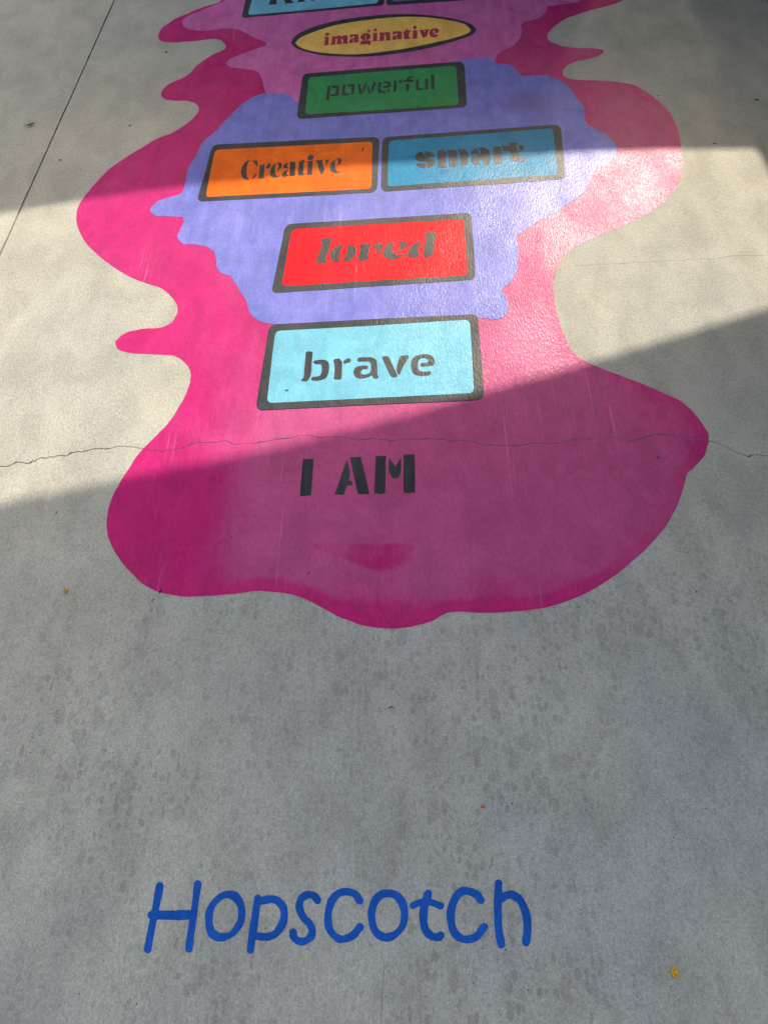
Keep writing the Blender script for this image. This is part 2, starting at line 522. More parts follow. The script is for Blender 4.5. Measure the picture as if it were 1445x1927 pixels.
M['leaky_sheet'] = leaky_caster_mat(0.042)
e2 = empty('far_shade_caster', 0, 7.0, 0)  # added sheet; its shape and openness set the far shade
tag(e2, 'added part-open sheet casting the far shade, out of view above', 'part-open blocker')
sheet('leaky_sheet', [far_poly], CASTER_H, 0.002, M['leaky_sheet'], e2)
SIDE = [(1255,-90),(1292,0),(1315,49),(1345,109),(1372,189),(1349,226),(1353,279),(1417,279),(1428,287),(1445,320),(1500,420),(1700,640),(2600,500),(2600,-90)]
side_g = caster(SIDE, CASTER_H + 0.12)  # added caster that darkens the far right corner
sheet('caster_sheet', [side_g], CASTER_H + 0.12, 0.004, M['blocker'], tag(empty('corner_shade_caster', 4, 6, 0), 'added solid roof panel right of the mural, out of view above', 'blocker'))

# an added blocker along the right-hand side closes off half of the sky there
wx0, wx1, wy0, wy1, wh = 2.25, 2.6, 0.4, 3.65, 8.0
M['render'] = plain_mat('blocker_wall', (0.075, 0.073, 0.07), 0.8, 0.12, 4)
V = [(x, y, z) for z in (0.0, wh) for x, y in ((wx0, wy0), (wx1, wy0), (wx1, wy1), (wx0, wy1))]
tag(link('side_sky_blocker', V, [(3, 2, 1, 0), (4, 5, 6, 7), (0, 1, 5, 4), (1, 2, 6, 5), (2, 3, 7, 6), (3, 0, 4, 7)], M['render']),
    'added tall sky-blocking wall along the right side, out of view', 'wall')

V = [(x, y, z) for z in (0.0, 3.5) for x, y in ((3.4, 3.2), (3.7, 3.2), (3.7, 10.1), (3.4, 10.1))]  # added wall, shuts out low sky at the right front
tag(link('side_sky_blocker', V, [(3, 2, 1, 0), (4, 5, 6, 7), (0, 1, 5, 4), (1, 2, 6, 5), (2, 3, 7, 6), (3, 0, 4, 7)], M['render']),
    'added lower sky-blocking wall on the right side, out of view', 'wall')
V = [(x, y, z) for z in (0.0, 5.0) for x, y in ((0.9, -2.4), (2.6, -2.4), (2.6, -2.1), (0.9, -2.1))]  # added wall, dims the sky from the rear right
tag(link('end_sky_blocker', V, [(3, 2, 1, 0), (4, 5, 6, 7), (0, 1, 5, 4), (1, 2, 6, 5), (2, 3, 7, 6), (3, 0, 4, 7)], M['render']),
    'added sky-blocking wall behind the viewer, out of view', 'wall')
V = [(x, y, z) for z in (0.0, 5.2) for x, y in ((-7.5, 10.2), (3.4, 10.2), (3.4, 10.6), (-7.5, 10.6))]  # added wall, blocks the sky glow low ahead
tag(link('end_sky_blocker', V, [(3, 2, 1, 0), (4, 5, 6, 7), (0, 1, 5, 4), (1, 2, 6, 5), (2, 3, 7, 6), (3, 0, 4, 7)], M['render']),
    'added sky-blocking wall beyond the far end, out of view', 'wall')

V = [(x, y, z) for z in (4.5, 4.7) for x, y in ((0.0, 2.6), (4.5, 2.6), (4.5, 8.3), (0.0, 7.0))]  # added slab, covers the bright slot of sky overhead
tag(link('high_sky_blocker', V, [(3, 2, 1, 0), (4, 5, 6, 7), (0, 1, 5, 4), (1, 2, 6, 5), (2, 3, 7, 6), (3, 0, 4, 7)], M['blocker']),
    'added high roof above the gap between walkway and sail, out of view', 'blocker')

# ------------------------------------------------------------------ mural background
PINK = [(430,-60),(424,-20),(415,0),(383,12),(333,33),(307,50),(298,65),(302,75),(317,79),(360,77),(393,73),(413,74),(425,85),(422,92),(400,102),(373,120),(350,142),(317,158),(303,173),(305,183),(320,187),(353,190),(368,195),(373,203),(368,217),(347,235),(320,250),(293,261),(250,287),(207,317),(177,347),(155,375),(144,400),(146,425),(158,452),(180,476),(211,501),(243,520),(278,533),(307,544),(326,562),(334,577),(332,593),(320,608),(297,617),(259,620),(234,628),(219,640),(218,649),(226,659),(253,665),(304,667),(329,671),(350,684),(360,706),(351,740),(335,770),(317,797),(295,819),(266,848),(241,884),(219,920),(205,952),(201,981),(202,1003),(212,1031),(234,1064),(263,1094),(295,1114),(331,1122),(360,1124),(432,1118),(490,1113),(541,1118),(580,1130),(615,1149),(646,1165),(678,1176),(716,1182),(755,1182),(787,1177),(812,1169),(834,1157),(853,1152),(876,1152),(908,1154),(956,1152),(1014,1146),(1073,1130),(1131,1101),(1181,1064),(1216,1033),(1251,993),(1270,960),(1286,921),(1293,894),(1303,882),(1323,861),(1331,843),(1333,820),(1324,801),(1309,779),(1282,756),(1243,737),(1200,719),(1150,700),(1105,681),(1076,660),(1062,633),(1048,590),(1041,549),(1044,516),(1054,491),(1072,471),(1097,456),(1138,438),(1179,421),(1221,399),(1248,380),(1270,358),(1281,332),(1283,294),(1279,264),(1272,234),(1255,207),(1228,181),(1194,160),(1160,153),(1111,150),(1070,147),(1060,140),(1060,130),(1074,119),(1100,111),(1126,104),(1137,96),(1130,91),(1107,89),(1074,89),(1051,83),(1032,74),(1030,64),(1040,51),(1062,36),(1096,23),(1141,11),(1172,0),(1195,-16),(1190,-34),(1140,-46),(1090,-60),(1070,-90),(1030,-130),(900,-160),(700,-165),(520,-150),(440,-110)]
MAUVE = [(450,-40),(436,-12),(424,0),(377,20),(350,32),(343,42),(350,52),(374,57),(400,56),(423,52),(450,55),(474,68),(501,79),(497,86),(466,97),(435,109),(425,118),(435,126),(466,129),(485,134),(493,147),(497,167),(507,178),(540,195),(600,205),(800,200),(900,160),(930,125),(932,113),(938,100),(964,87),(979,70),(981,58),(979,47),(987,40),(1009,35),(1025,25),(1030,11),(1051,8),(1081,5),(1092,0),(1110,-14),(1080,-40),(1000,-60),(960,-100),(820,-125),(620,-120),(500,-90)]
LILAC = [(406,246),(415,236),(439,213),(458,194),(481,180),(512,176),(543,179),(562,192),(620,185),(760,150),(846,117),(877,110),(900,108),(922,110),(938,119),(957,121),(972,130),(979,143),(998,142),(1024,141),(1047,149),(1070,164),(1087,185),(1100,204),(1103,230),(1126,245),(1149,260),(1162,279),(1157,296),(1141,309),(1121,319),(1112,334),(1104,354),(1085,373),(1060,389),(1048,399),(1015,415),(994,429),(971,445),(976,471),(974,504),(961,528),(943,545),(953,561),(955,582),(945,598),(924,602),(900,598),(760,615),(600,622),(511,610),(482,600),(469,585),(463,565),(450,546),(442,531),(437,522),(428,518),(410,507),(406,485),(401,471),(387,463),(364,460),(345,459),(334,447),(336,437),(346,418),(344,410),(323,407),(294,406),(282,396),(288,385),(307,374),(336,366),(347,355),(350,336),(356,313),(371,288),(383,265)]

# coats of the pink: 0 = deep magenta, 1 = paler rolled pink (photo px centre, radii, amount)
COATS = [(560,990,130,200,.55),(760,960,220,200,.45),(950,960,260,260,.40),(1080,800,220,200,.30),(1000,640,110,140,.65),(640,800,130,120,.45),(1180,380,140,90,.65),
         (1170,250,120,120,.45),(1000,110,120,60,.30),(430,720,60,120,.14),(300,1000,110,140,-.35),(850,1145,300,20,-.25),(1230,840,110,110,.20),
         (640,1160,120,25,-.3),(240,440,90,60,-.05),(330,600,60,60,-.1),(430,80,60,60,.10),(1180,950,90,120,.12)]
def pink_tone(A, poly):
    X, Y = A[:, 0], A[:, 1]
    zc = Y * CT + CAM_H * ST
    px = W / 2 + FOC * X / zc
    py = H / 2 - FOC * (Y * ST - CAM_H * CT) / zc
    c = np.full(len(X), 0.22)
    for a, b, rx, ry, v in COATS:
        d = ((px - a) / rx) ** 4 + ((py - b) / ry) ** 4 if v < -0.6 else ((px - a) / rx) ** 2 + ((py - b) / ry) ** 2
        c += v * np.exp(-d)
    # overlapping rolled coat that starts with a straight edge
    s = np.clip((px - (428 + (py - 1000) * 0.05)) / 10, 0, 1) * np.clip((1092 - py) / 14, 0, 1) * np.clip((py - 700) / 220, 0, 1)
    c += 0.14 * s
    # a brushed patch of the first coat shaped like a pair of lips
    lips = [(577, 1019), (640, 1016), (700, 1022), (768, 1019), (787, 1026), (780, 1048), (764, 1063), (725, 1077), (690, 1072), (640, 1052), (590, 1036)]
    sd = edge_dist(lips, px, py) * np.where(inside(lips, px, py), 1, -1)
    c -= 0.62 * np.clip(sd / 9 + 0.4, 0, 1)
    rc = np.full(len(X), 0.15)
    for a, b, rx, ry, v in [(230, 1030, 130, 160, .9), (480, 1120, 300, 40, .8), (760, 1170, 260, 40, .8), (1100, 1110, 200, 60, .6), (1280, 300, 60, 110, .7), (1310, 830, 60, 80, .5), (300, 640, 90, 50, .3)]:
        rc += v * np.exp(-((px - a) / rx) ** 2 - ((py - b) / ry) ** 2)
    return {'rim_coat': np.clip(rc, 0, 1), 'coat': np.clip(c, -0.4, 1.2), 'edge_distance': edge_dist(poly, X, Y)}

def lilac_tone(A, poly):
    p = np.array([to_pix(x, y) for x, y in A])
    return {'smudge': np.exp(-((p[:, 0] - 1000) / 62) ** 2 - ((p[:, 1] - 190) / 30) ** 2)}

mural = empty('mural_background', *ground(720, 600))
tag(mural, 'large hot pink paint splash with lilac and mauve pools on the concrete', 'ground mural')
pink_g = G(wobble(wobble(smooth(PINK), 0.3, 1), 0.35, 8, 1))
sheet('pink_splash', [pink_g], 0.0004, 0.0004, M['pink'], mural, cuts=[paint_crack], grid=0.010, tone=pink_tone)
o = sheet('mauve_pool', [G(wobble(smooth(MAUVE), 0.25, 2))], 0.0007, 0.0006, M['mauve'], mural); o['label'] = 'dull mauve pool at the far end'
o = sheet('lilac_pool', [G(wobble(wobble(smooth(LILAC), 0.3, 3), 0.35, 9, 1))], 0.0010, 0.0009, M['lilac'], mural, grid=0.02, tone=lilac_tone); o['label'] = 'lilac pool with wavy edges'

# ------------------------------------------------------------------ letters (traced outlines)
BRAVE = (540, 640, 4.8167, [
 [[(172,112),(190,103),(225,106),(233,118),(226,210),(222,290),(205,345),(182,378),(130,374),(128,362),(152,335),(158,250),(168,150)],
  [(235,205),(245,190),(290,180),(340,180),(372,195),(382,230),(378,290),(362,335),(330,358),(280,370),(225,368),(217,352),(228,336),(285,330),(308,310),(316,270),(312,230),(300,220),(262,222)]],
 [[(418,190),(440,172),(475,170),(498,200),(500,260),(496,345),(480,360),(430,358),(424,345),(432,270),(428,215)],[(512,190),(540,172),(570,167),(582,182),(572,202),(545,210),(520,220),(512,205)]],
 [[(636,180),(650,160),(700,157),(760,158),(800,172),(818,210),(818,280),(820,310),(832,335),(818,352),(790,350),(768,322),(730,340),(670,352),(625,340),(605,305),(610,265),(640,240),(690,234),(728,233),(735,250),(728,265),(690,268),(668,285),(672,308),(700,314),(740,305),(758,285),(762,240),(758,210),(740,197),(690,197),(645,198)]],
 [[(860,165),(872,150),(905,148),(925,160),(948,210),(985,290),(1000,330),(985,340),(955,338),(935,320),(910,270),(880,205)],[(1020,160),(1045,142),(1095,140),(1103,152),(1085,190),(1050,250),(1018,320),(1000,300),(992,275),(1000,220)]],
 [[(1125,200),(1140,165),(1175,142),(1240,130),(1300,138),(1330,165),(1340,200),(1330,228),(1290,238),(1215,243),(1205,225),(1215,210),(1265,206),(1282,195),(1272,175),(1240,165),(1205,175),(1190,200),(1188,250),(1200,280),(1230,290),(1295,284),(1308,300),(1295,320),(1230,327),(1165,318),(1135,290),(1122,240)]]])
LOVED = (580, 430, 5.558, [
 [[(125,128),(165,106),(230,102),(242,112),(232,170),(205,250),(184,325),(188,342),(218,340),(190,355),(130,366),(92,362),(88,345),(105,285),(130,215),(148,150),(143,133)]],
 [[(232,270),(245,235),(285,200),(330,180),(372,175),(350,205),(332,250),(322,310),(330,354),(290,352),(250,330),(234,300)],[(405,172),(450,176),(488,195),(502,225),(495,270),(465,310),(420,338),(358,350),(385,310),(403,260),(412,215)]],
 [[(530,185),(560,166),(635,162),(645,172),(640,215),(625,270),(622,298),(648,302),(625,320),(580,340),(545,342),(522,325),(528,285),(545,225),(550,192)],[(682,185),(700,165),(740,152),(772,160),(775,180),(760,220),(725,255),(680,282),(710,258),(730,225),(715,210),(685,205)]],
 [[(778,240),(790,205),(830,170),(880,148),(912,143),(885,170),(872,210),(885,245),(910,268),(950,275),(1000,265),(1035,240),(1010,275),(960,300),(900,320),(840,320),(800,300),(782,270)],[(950,140),(995,140),(1030,155),(1038,175),(1020,200),(985,215),(930,220),(890,218),(935,210),(960,195),(968,170)]],
 [[(1045,255),(1055,215),(1085,180),(1130,150),(1195,125),(1165,155),(1148,200),(1145,240),(1155,270),(1180,275),(1145,292),(1095,310),(1060,300),(1046,280)],[(1195,70),(1240,48),(1300,40),(1335,45),(1335,80),(1318,160),(1305,230),(1305,280),(1270,295),(1225,302),(1198,290),(1210,210),(1228,130),(1232,80)]]])
def sh(pts, dx, dy): return [(x + dx, y + dy) for x, y in pts]
CDX, CDY = 1372.75, -72.25
CREATIVE = (450, 285, 14.45, [
 [[(50,580),(60,490),(100,380),(170,290),(250,250),(310,243),(265,285),(235,350),(215,440),(205,560),(215,670),(250,735),(290,755),(230,768),(150,755),(85,700)],[(340,238),(400,245),(480,246),(505,232),(508,330),(512,420),(480,395),(440,340),(400,285)],[(490,520),(465,610),(452,700),(400,730),(315,748),(370,705),(430,625)]],
 [[(530,375),(600,372),(705,335),(690,500),(675,650),(690,715),(620,728),(500,738),(535,690),(550,550),(560,420)],[(715,478),(740,400),(790,335),(860,318),(865,360),(840,430),(805,480),(770,462)]],
 [[(840,600),(855,500),(890,410),(950,345),(1015,325),(985,400),(975,500),(985,590),(1030,665),(1090,650),(1130,605),(1140,590),(1105,660),(1050,695),(980,710),(900,695),(850,650)],[(1030,325),(1080,298),(1130,305),(1165,350),(1155,420),(1110,480),(1060,510),(1005,515),(1055,485),(1075,430),(1070,370)]],
 [[(1200,405),(1230,350),(1280,318),(1330,305),(1310,350),(1310,410),(1325,435),(1360,435),(1310,465),(1240,460),(1205,440)],[(1155,635),(1180,590),(1250,530),(1360,478),(1310,550),(1300,610),(1310,645),(1360,640),(1310,675),(1230,692),(1175,675)],
  sh([(-10,370),(60,350),(140,355),(160,400),(150,520),(140,640),(140,690),(180,695),(120,735),(50,748),(-5,730),(0,620),(12,480),(12,400)], CDX, CDY)],
 [sh([(215,352),(290,335),(350,310),(400,285),(402,320),(390,345),(460,340),(462,348),(392,355),(380,480),(370,620),(375,680),(440,660),(390,705),(320,728),(250,720),(232,690),(240,560),(255,420),(258,362)], CDX, CDY)],
 [sh([(485,260),(490,220),(530,185),(590,170),(640,180),(660,215),(645,260),(600,295),(540,308),(500,300)], CDX, CDY), sh([(470,350),(520,335),(560,330),(635,318),(635,340),(622,470),(612,600),(615,690),(645,705),(540,708),(440,712),(470,690),(485,560),(492,430),(490,375)], CDX, CDY)],
 [sh([(680,318),(780,312),(935,296),(890,320),(895,390),(920,470),(950,545),(930,620),(905,685),(840,685),(820,640),(790,540),(760,420),(720,340)], CDX, CDY), sh([(960,300),(1090,285),(1050,350),(1005,430),(975,495),(985,400),(985,330)], CDX, CDY)],
 [sh([(1100,500),(1115,420),(1160,340),(1255,278),(1230,360),(1235,450),(1250,540),(1290,620),(1340,620),(1385,580),(1360,630),(1300,660),(1220,662),(1140,630),(1105,580)], CDX, CDY), sh([(1280,272),(1340,248),(1395,270),(1415,320),(1390,390),(1340,440),(1260,460),(1305,440),(1320,380),(1310,310)], CDX, CDY)]])
SDX, SDY = 105 * 13.136, -5 * 13.136
SMART = (775, 265, 13.136, [
 [[(80,410),(110,340),(160,290),(230,270),(265,285),(300,350),(330,400),(400,415),(500,445),(560,490),(575,530),(560,590),(500,630),(430,660),(380,660),(350,590),(355,520),(290,515),(190,515),(120,475)],[(310,262),(420,262),(500,290),(560,350),(575,395),(500,395),(350,395),(325,350)],[(100,555),(200,550),(325,550),(340,600),(350,680),(260,680),(180,655),(120,610)]],
 [[(640,235),(720,228),(790,232),(830,280),(845,340),(850,450),(850,655),(790,658),(730,668),(645,660),(640,500),(632,350)],[(862,235),(930,222),(1085,232),(1112,290),(1118,450),(1118,620),(1020,635),(925,638),(915,500),(905,380),(875,290)],[(1120,215),(1180,203),(1290,210),(1350,250),(1385,310),(1392,450),(1392,590),(1290,605),(1205,605),(1190,450),(1180,330),(1155,280)]],
 [sh([(70,390),(90,330),(150,275),(230,250),(258,300),(280,370),(180,382)], SDX, SDY), sh([(268,238),(340,232),(420,240),(500,275),(540,325),(550,420),(560,530),(560,630),(480,650),(400,645),(370,580),(340,510),(295,520),(290,570),(320,650),(230,660),(140,630),(85,580),(75,520),(95,470),(160,420),(250,400),(335,385),(310,320)], SDX, SDY)],
 [sh([(625,215),(700,205),(795,205),(825,260),(838,330),(850,450),(860,560),(855,625),(760,635),(655,625),(640,500),(630,350)], SDX, SDY), sh([(835,190),(930,185),(1022,185),(1026,315),(895,320),(860,260)], SDX, SDY)],
 [sh([(1030,105),(1120,105),(1215,110),(1228,180),(1195,190),(1220,240),(1248,300),(1260,400),(1265,440),(1330,465),(1405,470),(1415,500),(1400,580),(1300,590),(1200,580),(1110,550),(1060,490),(1045,350),(1030,310),(1028,190)], SDX, SDY), sh([(1250,175),(1370,172),(1375,290),(1310,290),(1278,260),(1252,215)], SDX, SDY)]])
POWERFUL = (600, 130, 6.2826, [
 [[(105,198),(138,196),(130,280),(120,370),(85,372),(92,300)],[(155,192),(215,190),(240,195),(238,250),(232,312),(190,320),(135,320),(140,298),(190,290),(200,265),(202,225),(150,222)]],
 [[(285,183),(318,183),(310,230),(305,275),(330,285),(360,285),(358,310),(310,313),(270,305),(275,250)],[(335,178),(400,175),(428,180),(420,240),(412,298),(378,300),(385,250),(390,210),(345,205)]],
 [[(455,175),(485,172),(498,230),(512,298),(480,296),(470,240)],[(548,168),(572,162),(555,215),(525,285),(515,240)],[(575,205),(590,200),(605,250),(612,285),(585,288),(575,245)],[(645,158),(680,153),(660,205),(635,278),(618,235)]],
 [[(705,155),(740,155),(733,200),(732,245),(760,258),(792,258),(790,282),(730,283),(695,272),(698,215)],[(760,148),(820,143),(850,152),(852,185),(830,215),(790,220),(755,218),(760,200),(800,195),(815,180),(800,168),(755,170)],[(808,238),(840,236),(840,268),(808,272)]],
 [[(888,140),(922,137),(918,200),(915,265),(880,268),(884,205)],[(940,135),(985,130),(985,155),(940,163)]],
 [[(1000,135),(1030,128),(1040,105),(1070,88),(1115,82),(1115,100),(1080,105),(1065,125),(1118,125),(1118,148),(1060,150),(1003,155)],[(1032,172),(1068,170),(1065,258),(1030,258)]],
 [[(1145,122),(1180,118),(1180,180),(1182,220),(1210,228),(1235,225),(1232,245),(1180,250),(1145,245)],[(1255,112),(1293,112),(1290,242),(1255,242)]],
 [[(1325,68),(1363,65),(1368,150),(1365,238),(1325,238)]]])
IDX, IDY = 110 * 12.04, -5 * 12.04
IMAGINATIVE = (605, 45, 12.04, [
 [[(75,230),(138,185),(188,225),(128,278)],[(55,298),(110,292),(172,290),(162,380),(158,465),(185,470),(110,478),(35,488),(65,460),(72,380),(78,320)]],
 [[(215,280),(330,275),(400,262),(460,275),(530,250),(580,262),(592,300),(585,400),(610,440),(480,448),(485,360),(470,325),(452,330),(450,400),(455,452),(330,458),(350,410),(352,340),(345,320),(325,330),(318,400),(312,465),(195,470),(220,440),(228,360),(235,300)]],
 [[(650,240),(720,236),(790,232),(830,245),(838,300),(835,380),(870,390),(810,412),(760,420),(725,405),(690,430),(640,428),(625,395),(640,350),(700,325),(735,318),(740,275),(730,262),(690,295),(640,325)],'cut',[(722,345),(735,355),(738,390),(715,395)]],
 [[(880,300),(905,245),(960,212),(1040,205),(1095,225),(1115,275),(1100,325),(1050,355),(980,362),(910,345)],[(1028,138),(1120,128),(1070,200)],[(905,372),(1090,372),(1118,395),(1110,450),(1075,490),(1040,458),(865,465),(890,420)],'cut',[(992,230),(1008,225),(1005,350),(990,355)]],
 [[(1165,140),(1220,92),(1272,135),(1212,178)],[(1140,208),(1265,195),(1260,300),(1255,375),(1285,382),(1135,395),(1165,365),(1165,290),(1170,225)]],
 [sh([(-30,258),(60,245),(85,258),(150,240),(205,242),(232,270),(230,400),(258,430),(110,438),(135,400),(130,310),(115,290),(98,300),(95,380),(88,440),(-40,448),(-10,430),(-5,350),(-5,275)], IDX, IDY)],
 [sh([(290,235),(350,225),(450,220),(485,240),(490,330),(488,370),(510,382),(455,408),(410,405),(380,392),(340,420),(290,412),(272,380),(290,340),(340,322),(385,315),(390,275),(382,258),(340,280),(290,318)], IDX, IDY),'cut',sh([(370,340),(385,345),(388,378),(368,385)], IDX, IDY)],
 [sh([(510,250),(570,210),(625,148),(632,205),(710,205),(670,255),(650,260),(648,345),(660,365),(700,350),(665,390),(610,402),(560,398),(540,370),(545,275)], IDX, IDY)],
 [sh([(738,140),(790,90),(842,130),(790,185)], IDX, IDY), sh([(720,208),(842,198),(845,290),(840,372),(865,382),(710,398),(740,375),(742,290),(745,225)], IDX, IDY)],
 [sh([(865,200),(970,190),(1000,195),(1005,250),(1022,235),(1015,185),(1130,178),(1095,215),(1065,320),(980,375),(955,340),(905,230)], IDX, IDY)],
 [sh([(1115,260),(1135,205),(1190,165),(1270,155),(1325,180),(1335,220),(1310,255),(1240,265),(1240,200),(1215,195),(1205,240),(1230,285),(1280,305),(1335,300),(1290,345),(1220,365),(1160,345),(1125,310)], IDX, IDY)]])
KIND = (450, 0, 3.211, [
 [[(172,28),(180,22),(192,-20),(198,-84),(190,-90),(250,-95),(240,-86),(236,-45),(300,-98),(330,-100),(280,-50),(308,-10),(322,8),(334,16),(272,20),(280,12),(262,-8),(240,-32),(228,0),(226,18),(236,25)]],
 [[(345,12),(354,4),(362,-50),(366,-98),(358,-104),(412,-108),(404,-100),(398,-50),(392,0),(402,8)]],
 [[(428,5),(436,-2),(446,-60),(450,-104),(440,-110),(486,-113),(530,-50),(536,-108),(528,-114),(566,-118),(558,-110),(548,-50),(540,-6),(510,-4),(462,-80),(452,-30),(450,0),(458,3)]],
 [[(590,-6),(598,-14),(606,-70),(608,-114),(600,-120),(650,-124),(700,-112),(720,-80),(712,-42),(680,-18),(636,-10)],'cut',[(640,-24),(646,-70),(648,-108),(670,-104),(684,-80),(678,-50),(662,-32)]]])
IAM = (550, 840, 5.78, [
 [[(117,140),(228,135),(231,160),(222,300),(205,530),(150,538),(82,543),(92,420),(104,280)]],
 [[(593,142),(610,200),(628,290),(612,375),(648,380),(657,425),(595,428),(560,528),(515,528),(460,520),(505,400),(550,265)],[(627,118),(745,112),(765,200),(800,340),(835,505),(830,522),(712,520),(690,420),(655,260)]],
 [[(905,105),(1018,102),(1015,300),(1010,510),(960,518),(892,512),(900,300)],[(1048,122),(1085,170),(1120,218),(1155,165),(1185,120),(1183,270),(1160,330),(1130,350),(1095,350),(1070,310),(1048,260)],[(1210,90),(1330,86),(1335,300),(1335,500),(1270,510),(1210,505),(1208,300)]]])

def letters(word, parent, mat, z, seed=0):
    x0, y0, s, glyphs = word
    for gi, gl in enumerate(glyphs):
        add, cut, dst = [], [], None
        dst = add
        for item in gl:
            if item == 'cut': dst = cut; continue
            px = wobble(smooth(crop(item, x0, y0, s), corner=48, n=4), 0.10, seed + gi, 1)
            dst.append(G(px))
        sheet('letter', add, z, 0.0004, mat, parent, cuts=cut)

SQ = 'painted hopscotch squares'
def square(name, outer, inner, field, word, wordmat, label, seed, cat='hopscotch square', ro=13, ri=9):
    if len(outer) == 4:
        po, pi = wobble(rounded(outer, ro), 0.28, seed, 3), wobble(rounded(inner, ri), 0.22, seed + 50, 3)
    else:
        po, pi = wobble(smooth(outer), 0.15, seed), wobble(smooth(inner), 0.15, seed + 50)
    cx = sum(p[0] for p in po) / len(po); cy = sum(p[1] for p in po) / len(po)
    e = empty(name, *ground(cx, cy))
    tag(e, label, cat, SQ)
    sheet('field', [G(pi)], 0.0013, 0.0012, field, e)
    sheet('frame', [G(po)], 0.0015, 0.0014, M['black'], e, cuts=[G(pi)])
    if word: letters(word, e, wordmat, 0.0016, seed)
    return e

square('hopscotch_square', [(507,610),(899,591),(911,752),(481,772)], [(518,623),(884,602),(892,740),(502,759)], M['sky_blue'], BRAVE, M['black'], 'light blue rectangle in a black frame reading brave, nearest square', 101, ro=15, ri=11)
square('hopscotch_square', [(537,422),(887,400),(895,526),(510,553)], [(549,431),(872,412),(881,518),(530,539)], M['red'], LOVED, M['black'], 'red rectangle in a black frame reading loved', 102, ro=13)
square('hopscotch_square', [(400,272),(714,257),(710,362),(370,380)], [(405,282),(701,266),(699,355),(387,371)], M['orange'], CREATIVE, M['black'], 'orange rectangle in a black frame reading Creative', 103, ro=13, ri=8)
square('hopscotch_square', [(719,258),(1054,234),(1065,337),(716.5,361)], [(732,265),(1040,241),(1050,328),(729,351)], M['teal'], SMART, M['black'], 'blue rectangle in a black frame reading smart', 104, ro=13, ri=8)
square('hopscotch_square', [(570,138),(873,115.5),(879,201.5),(558,224)], [(581,145),(858.5,123),(863,197),(574,216)], M['green'], POWERFUL, M['black'], 'green rectangle in a black frame reading powerful', 105, ro=11, ri=8)
OUT = crop([(381,205),(395,180),(440,150),(520,120),(640,92),(780,75),(900,68),(1020,71),(1120,82),(1210,100),(1260,120),(1280,145),(1262,165),(1200,190),(1100,220),(980,245),(860,263),(740,273),(620,272),(520,265),(440,245),(395,225)], 400, 0, 2.58)
INN = crop([(402,207),(430,180),(500,150),(600,120),(720,100),(850,85),(960,80),(1060,85),(1150,98),(1220,115),(1253,142),(1240,160),(1180,180),(1080,205),(960,230),(850,248),(740,260),(630,262),(530,255),(450,238),(415,222)], 400, 0, 2.58)
square('hopscotch_oval', OUT, INN, M['yellow'], IMAGINATIVE, M['crimson'], 'yellow oval in a black outline reading imaginative', 106, 'hopscotch oval')
square('hopscotch_square', [(472,-37),(722,-54),(723,9),(453.5,33)], [(483,-28),(708,-45),(712,5.5),(466,28)], M['sky_blue'], KIND, M['black'], 'light blue rectangle cut off by the top edge, letters in black', 107, ro=8, ri=6)
square('hopscotch_square', [(727,-54),(985,-72),(990,-8),(726.5,9.5)], [(741,-45),(970,-61),(975,-14),(738,3)], M['violet'], None, None, 'violet rectangle cut off by the top edge, right of the light blue one', 108, ro=8, ri=6)

# ------------------------------------------------------------------ words straight on the ground
e = empty('painted_word', *ground(672, 893))
tag(e, 'bold black stencil words I AM on the pink paint', 'painted word')
letters(IAM, e, M['black'], 0.0007, 30)

e = empty('painted_word', *ground(640, 1725))
tag(e, 'bright blue brush-written word Hopscotch on bare concrete', 'painted word')
A = (240, 1620, 3.6125); B = (600, 1620, 3.284)
def ring(outer, inner, c): return [smooth(crop(outer, *c))], [smooth(crop(inner, *c))]
def st(pts, hw, c, seed): return stroke(crop(pts, *c), hw / c[2], seed)
HOP = [
 ([st([(220,172),(180,380),(137,607)],25,A,1), st([(478,158),(445,400),(417,604)],24,A,2), st([(168,372),(300,372),(430,370)],32,A,3)], []),
 ring([(527,410),(535,340),(580,265),(640,218),(715,205),(765,235),(795,300),(802,370),(785,440),(740,500),(680,540),(625,552),(570,535),(540,490)], [(577,400),(590,330),(630,275),(675,257),(715,275),(745,315),(752,370),(735,430),(700,480),(650,495),(610,485),(585,450)], A),
 ([st([(885,256),(865,400),(835,610)],25,A,4), st([(890,282),(960,265),(1020,275),(1062,330),(1060,410),(1020,485),(960,518),(880,515)],27,A,5)], []),
 ([st([(1292,272),(1265,240),(1220,233),(1180,265),(1168,320),(1190,380),(1235,430),(1255,475),(1245,520),(1205,548),(1160,548),(1130,520),(1125,488)],26,A,6)], []),
 ([st([(252,248),(225,210),(175,193),(120,205),(75,260),(57,340),(65,420),(105,475),(145,487),(200,470),(240,430),(255,411)],24,B,7)], []),
 ring([(302,330),(315,260),(350,205),(410,180),(480,190),(530,235),(553,310),(545,390),(510,450),(455,495),(395,500),(345,470),(312,410)], [(348,330),(360,280),(390,240),(430,228),(470,245),(498,290),(507,350),(490,410),(455,440),(410,448),(370,425),(352,380)], B),
 ([st([(675,206),(655,270),(645,350),(655,420),(690,465),(735,475),(752,464)],25,B,8), st([(582,278),(630,260),(690,258),(752,282)],22,B,9)], []),
 ([st([(1000,245),(975,210),(920,190),(870,200),(830,260),(815,340),(830,430),(870,478),(920,488),(980,465),(1020,412)],25,B,10)], []),
 ([st([(1110,142),(1105,280),(1110,420),(1128,522)],24,B,11), st([(1120,240),(1160,215),(1200,215),(1245,250),(1280,330),(1288,420),(1280,506)],25,B,12)], []),
]
for i, (add, cut) in enumerate(HOP):
    sheet('letter', [G(wobble(p, 0.22, 200 + i, 1)) for p in add], 0.0004, 0.0004, M['royal'], e, cuts=[G(wobble(p, 0.22, 230 + i, 1)) for p in cut])

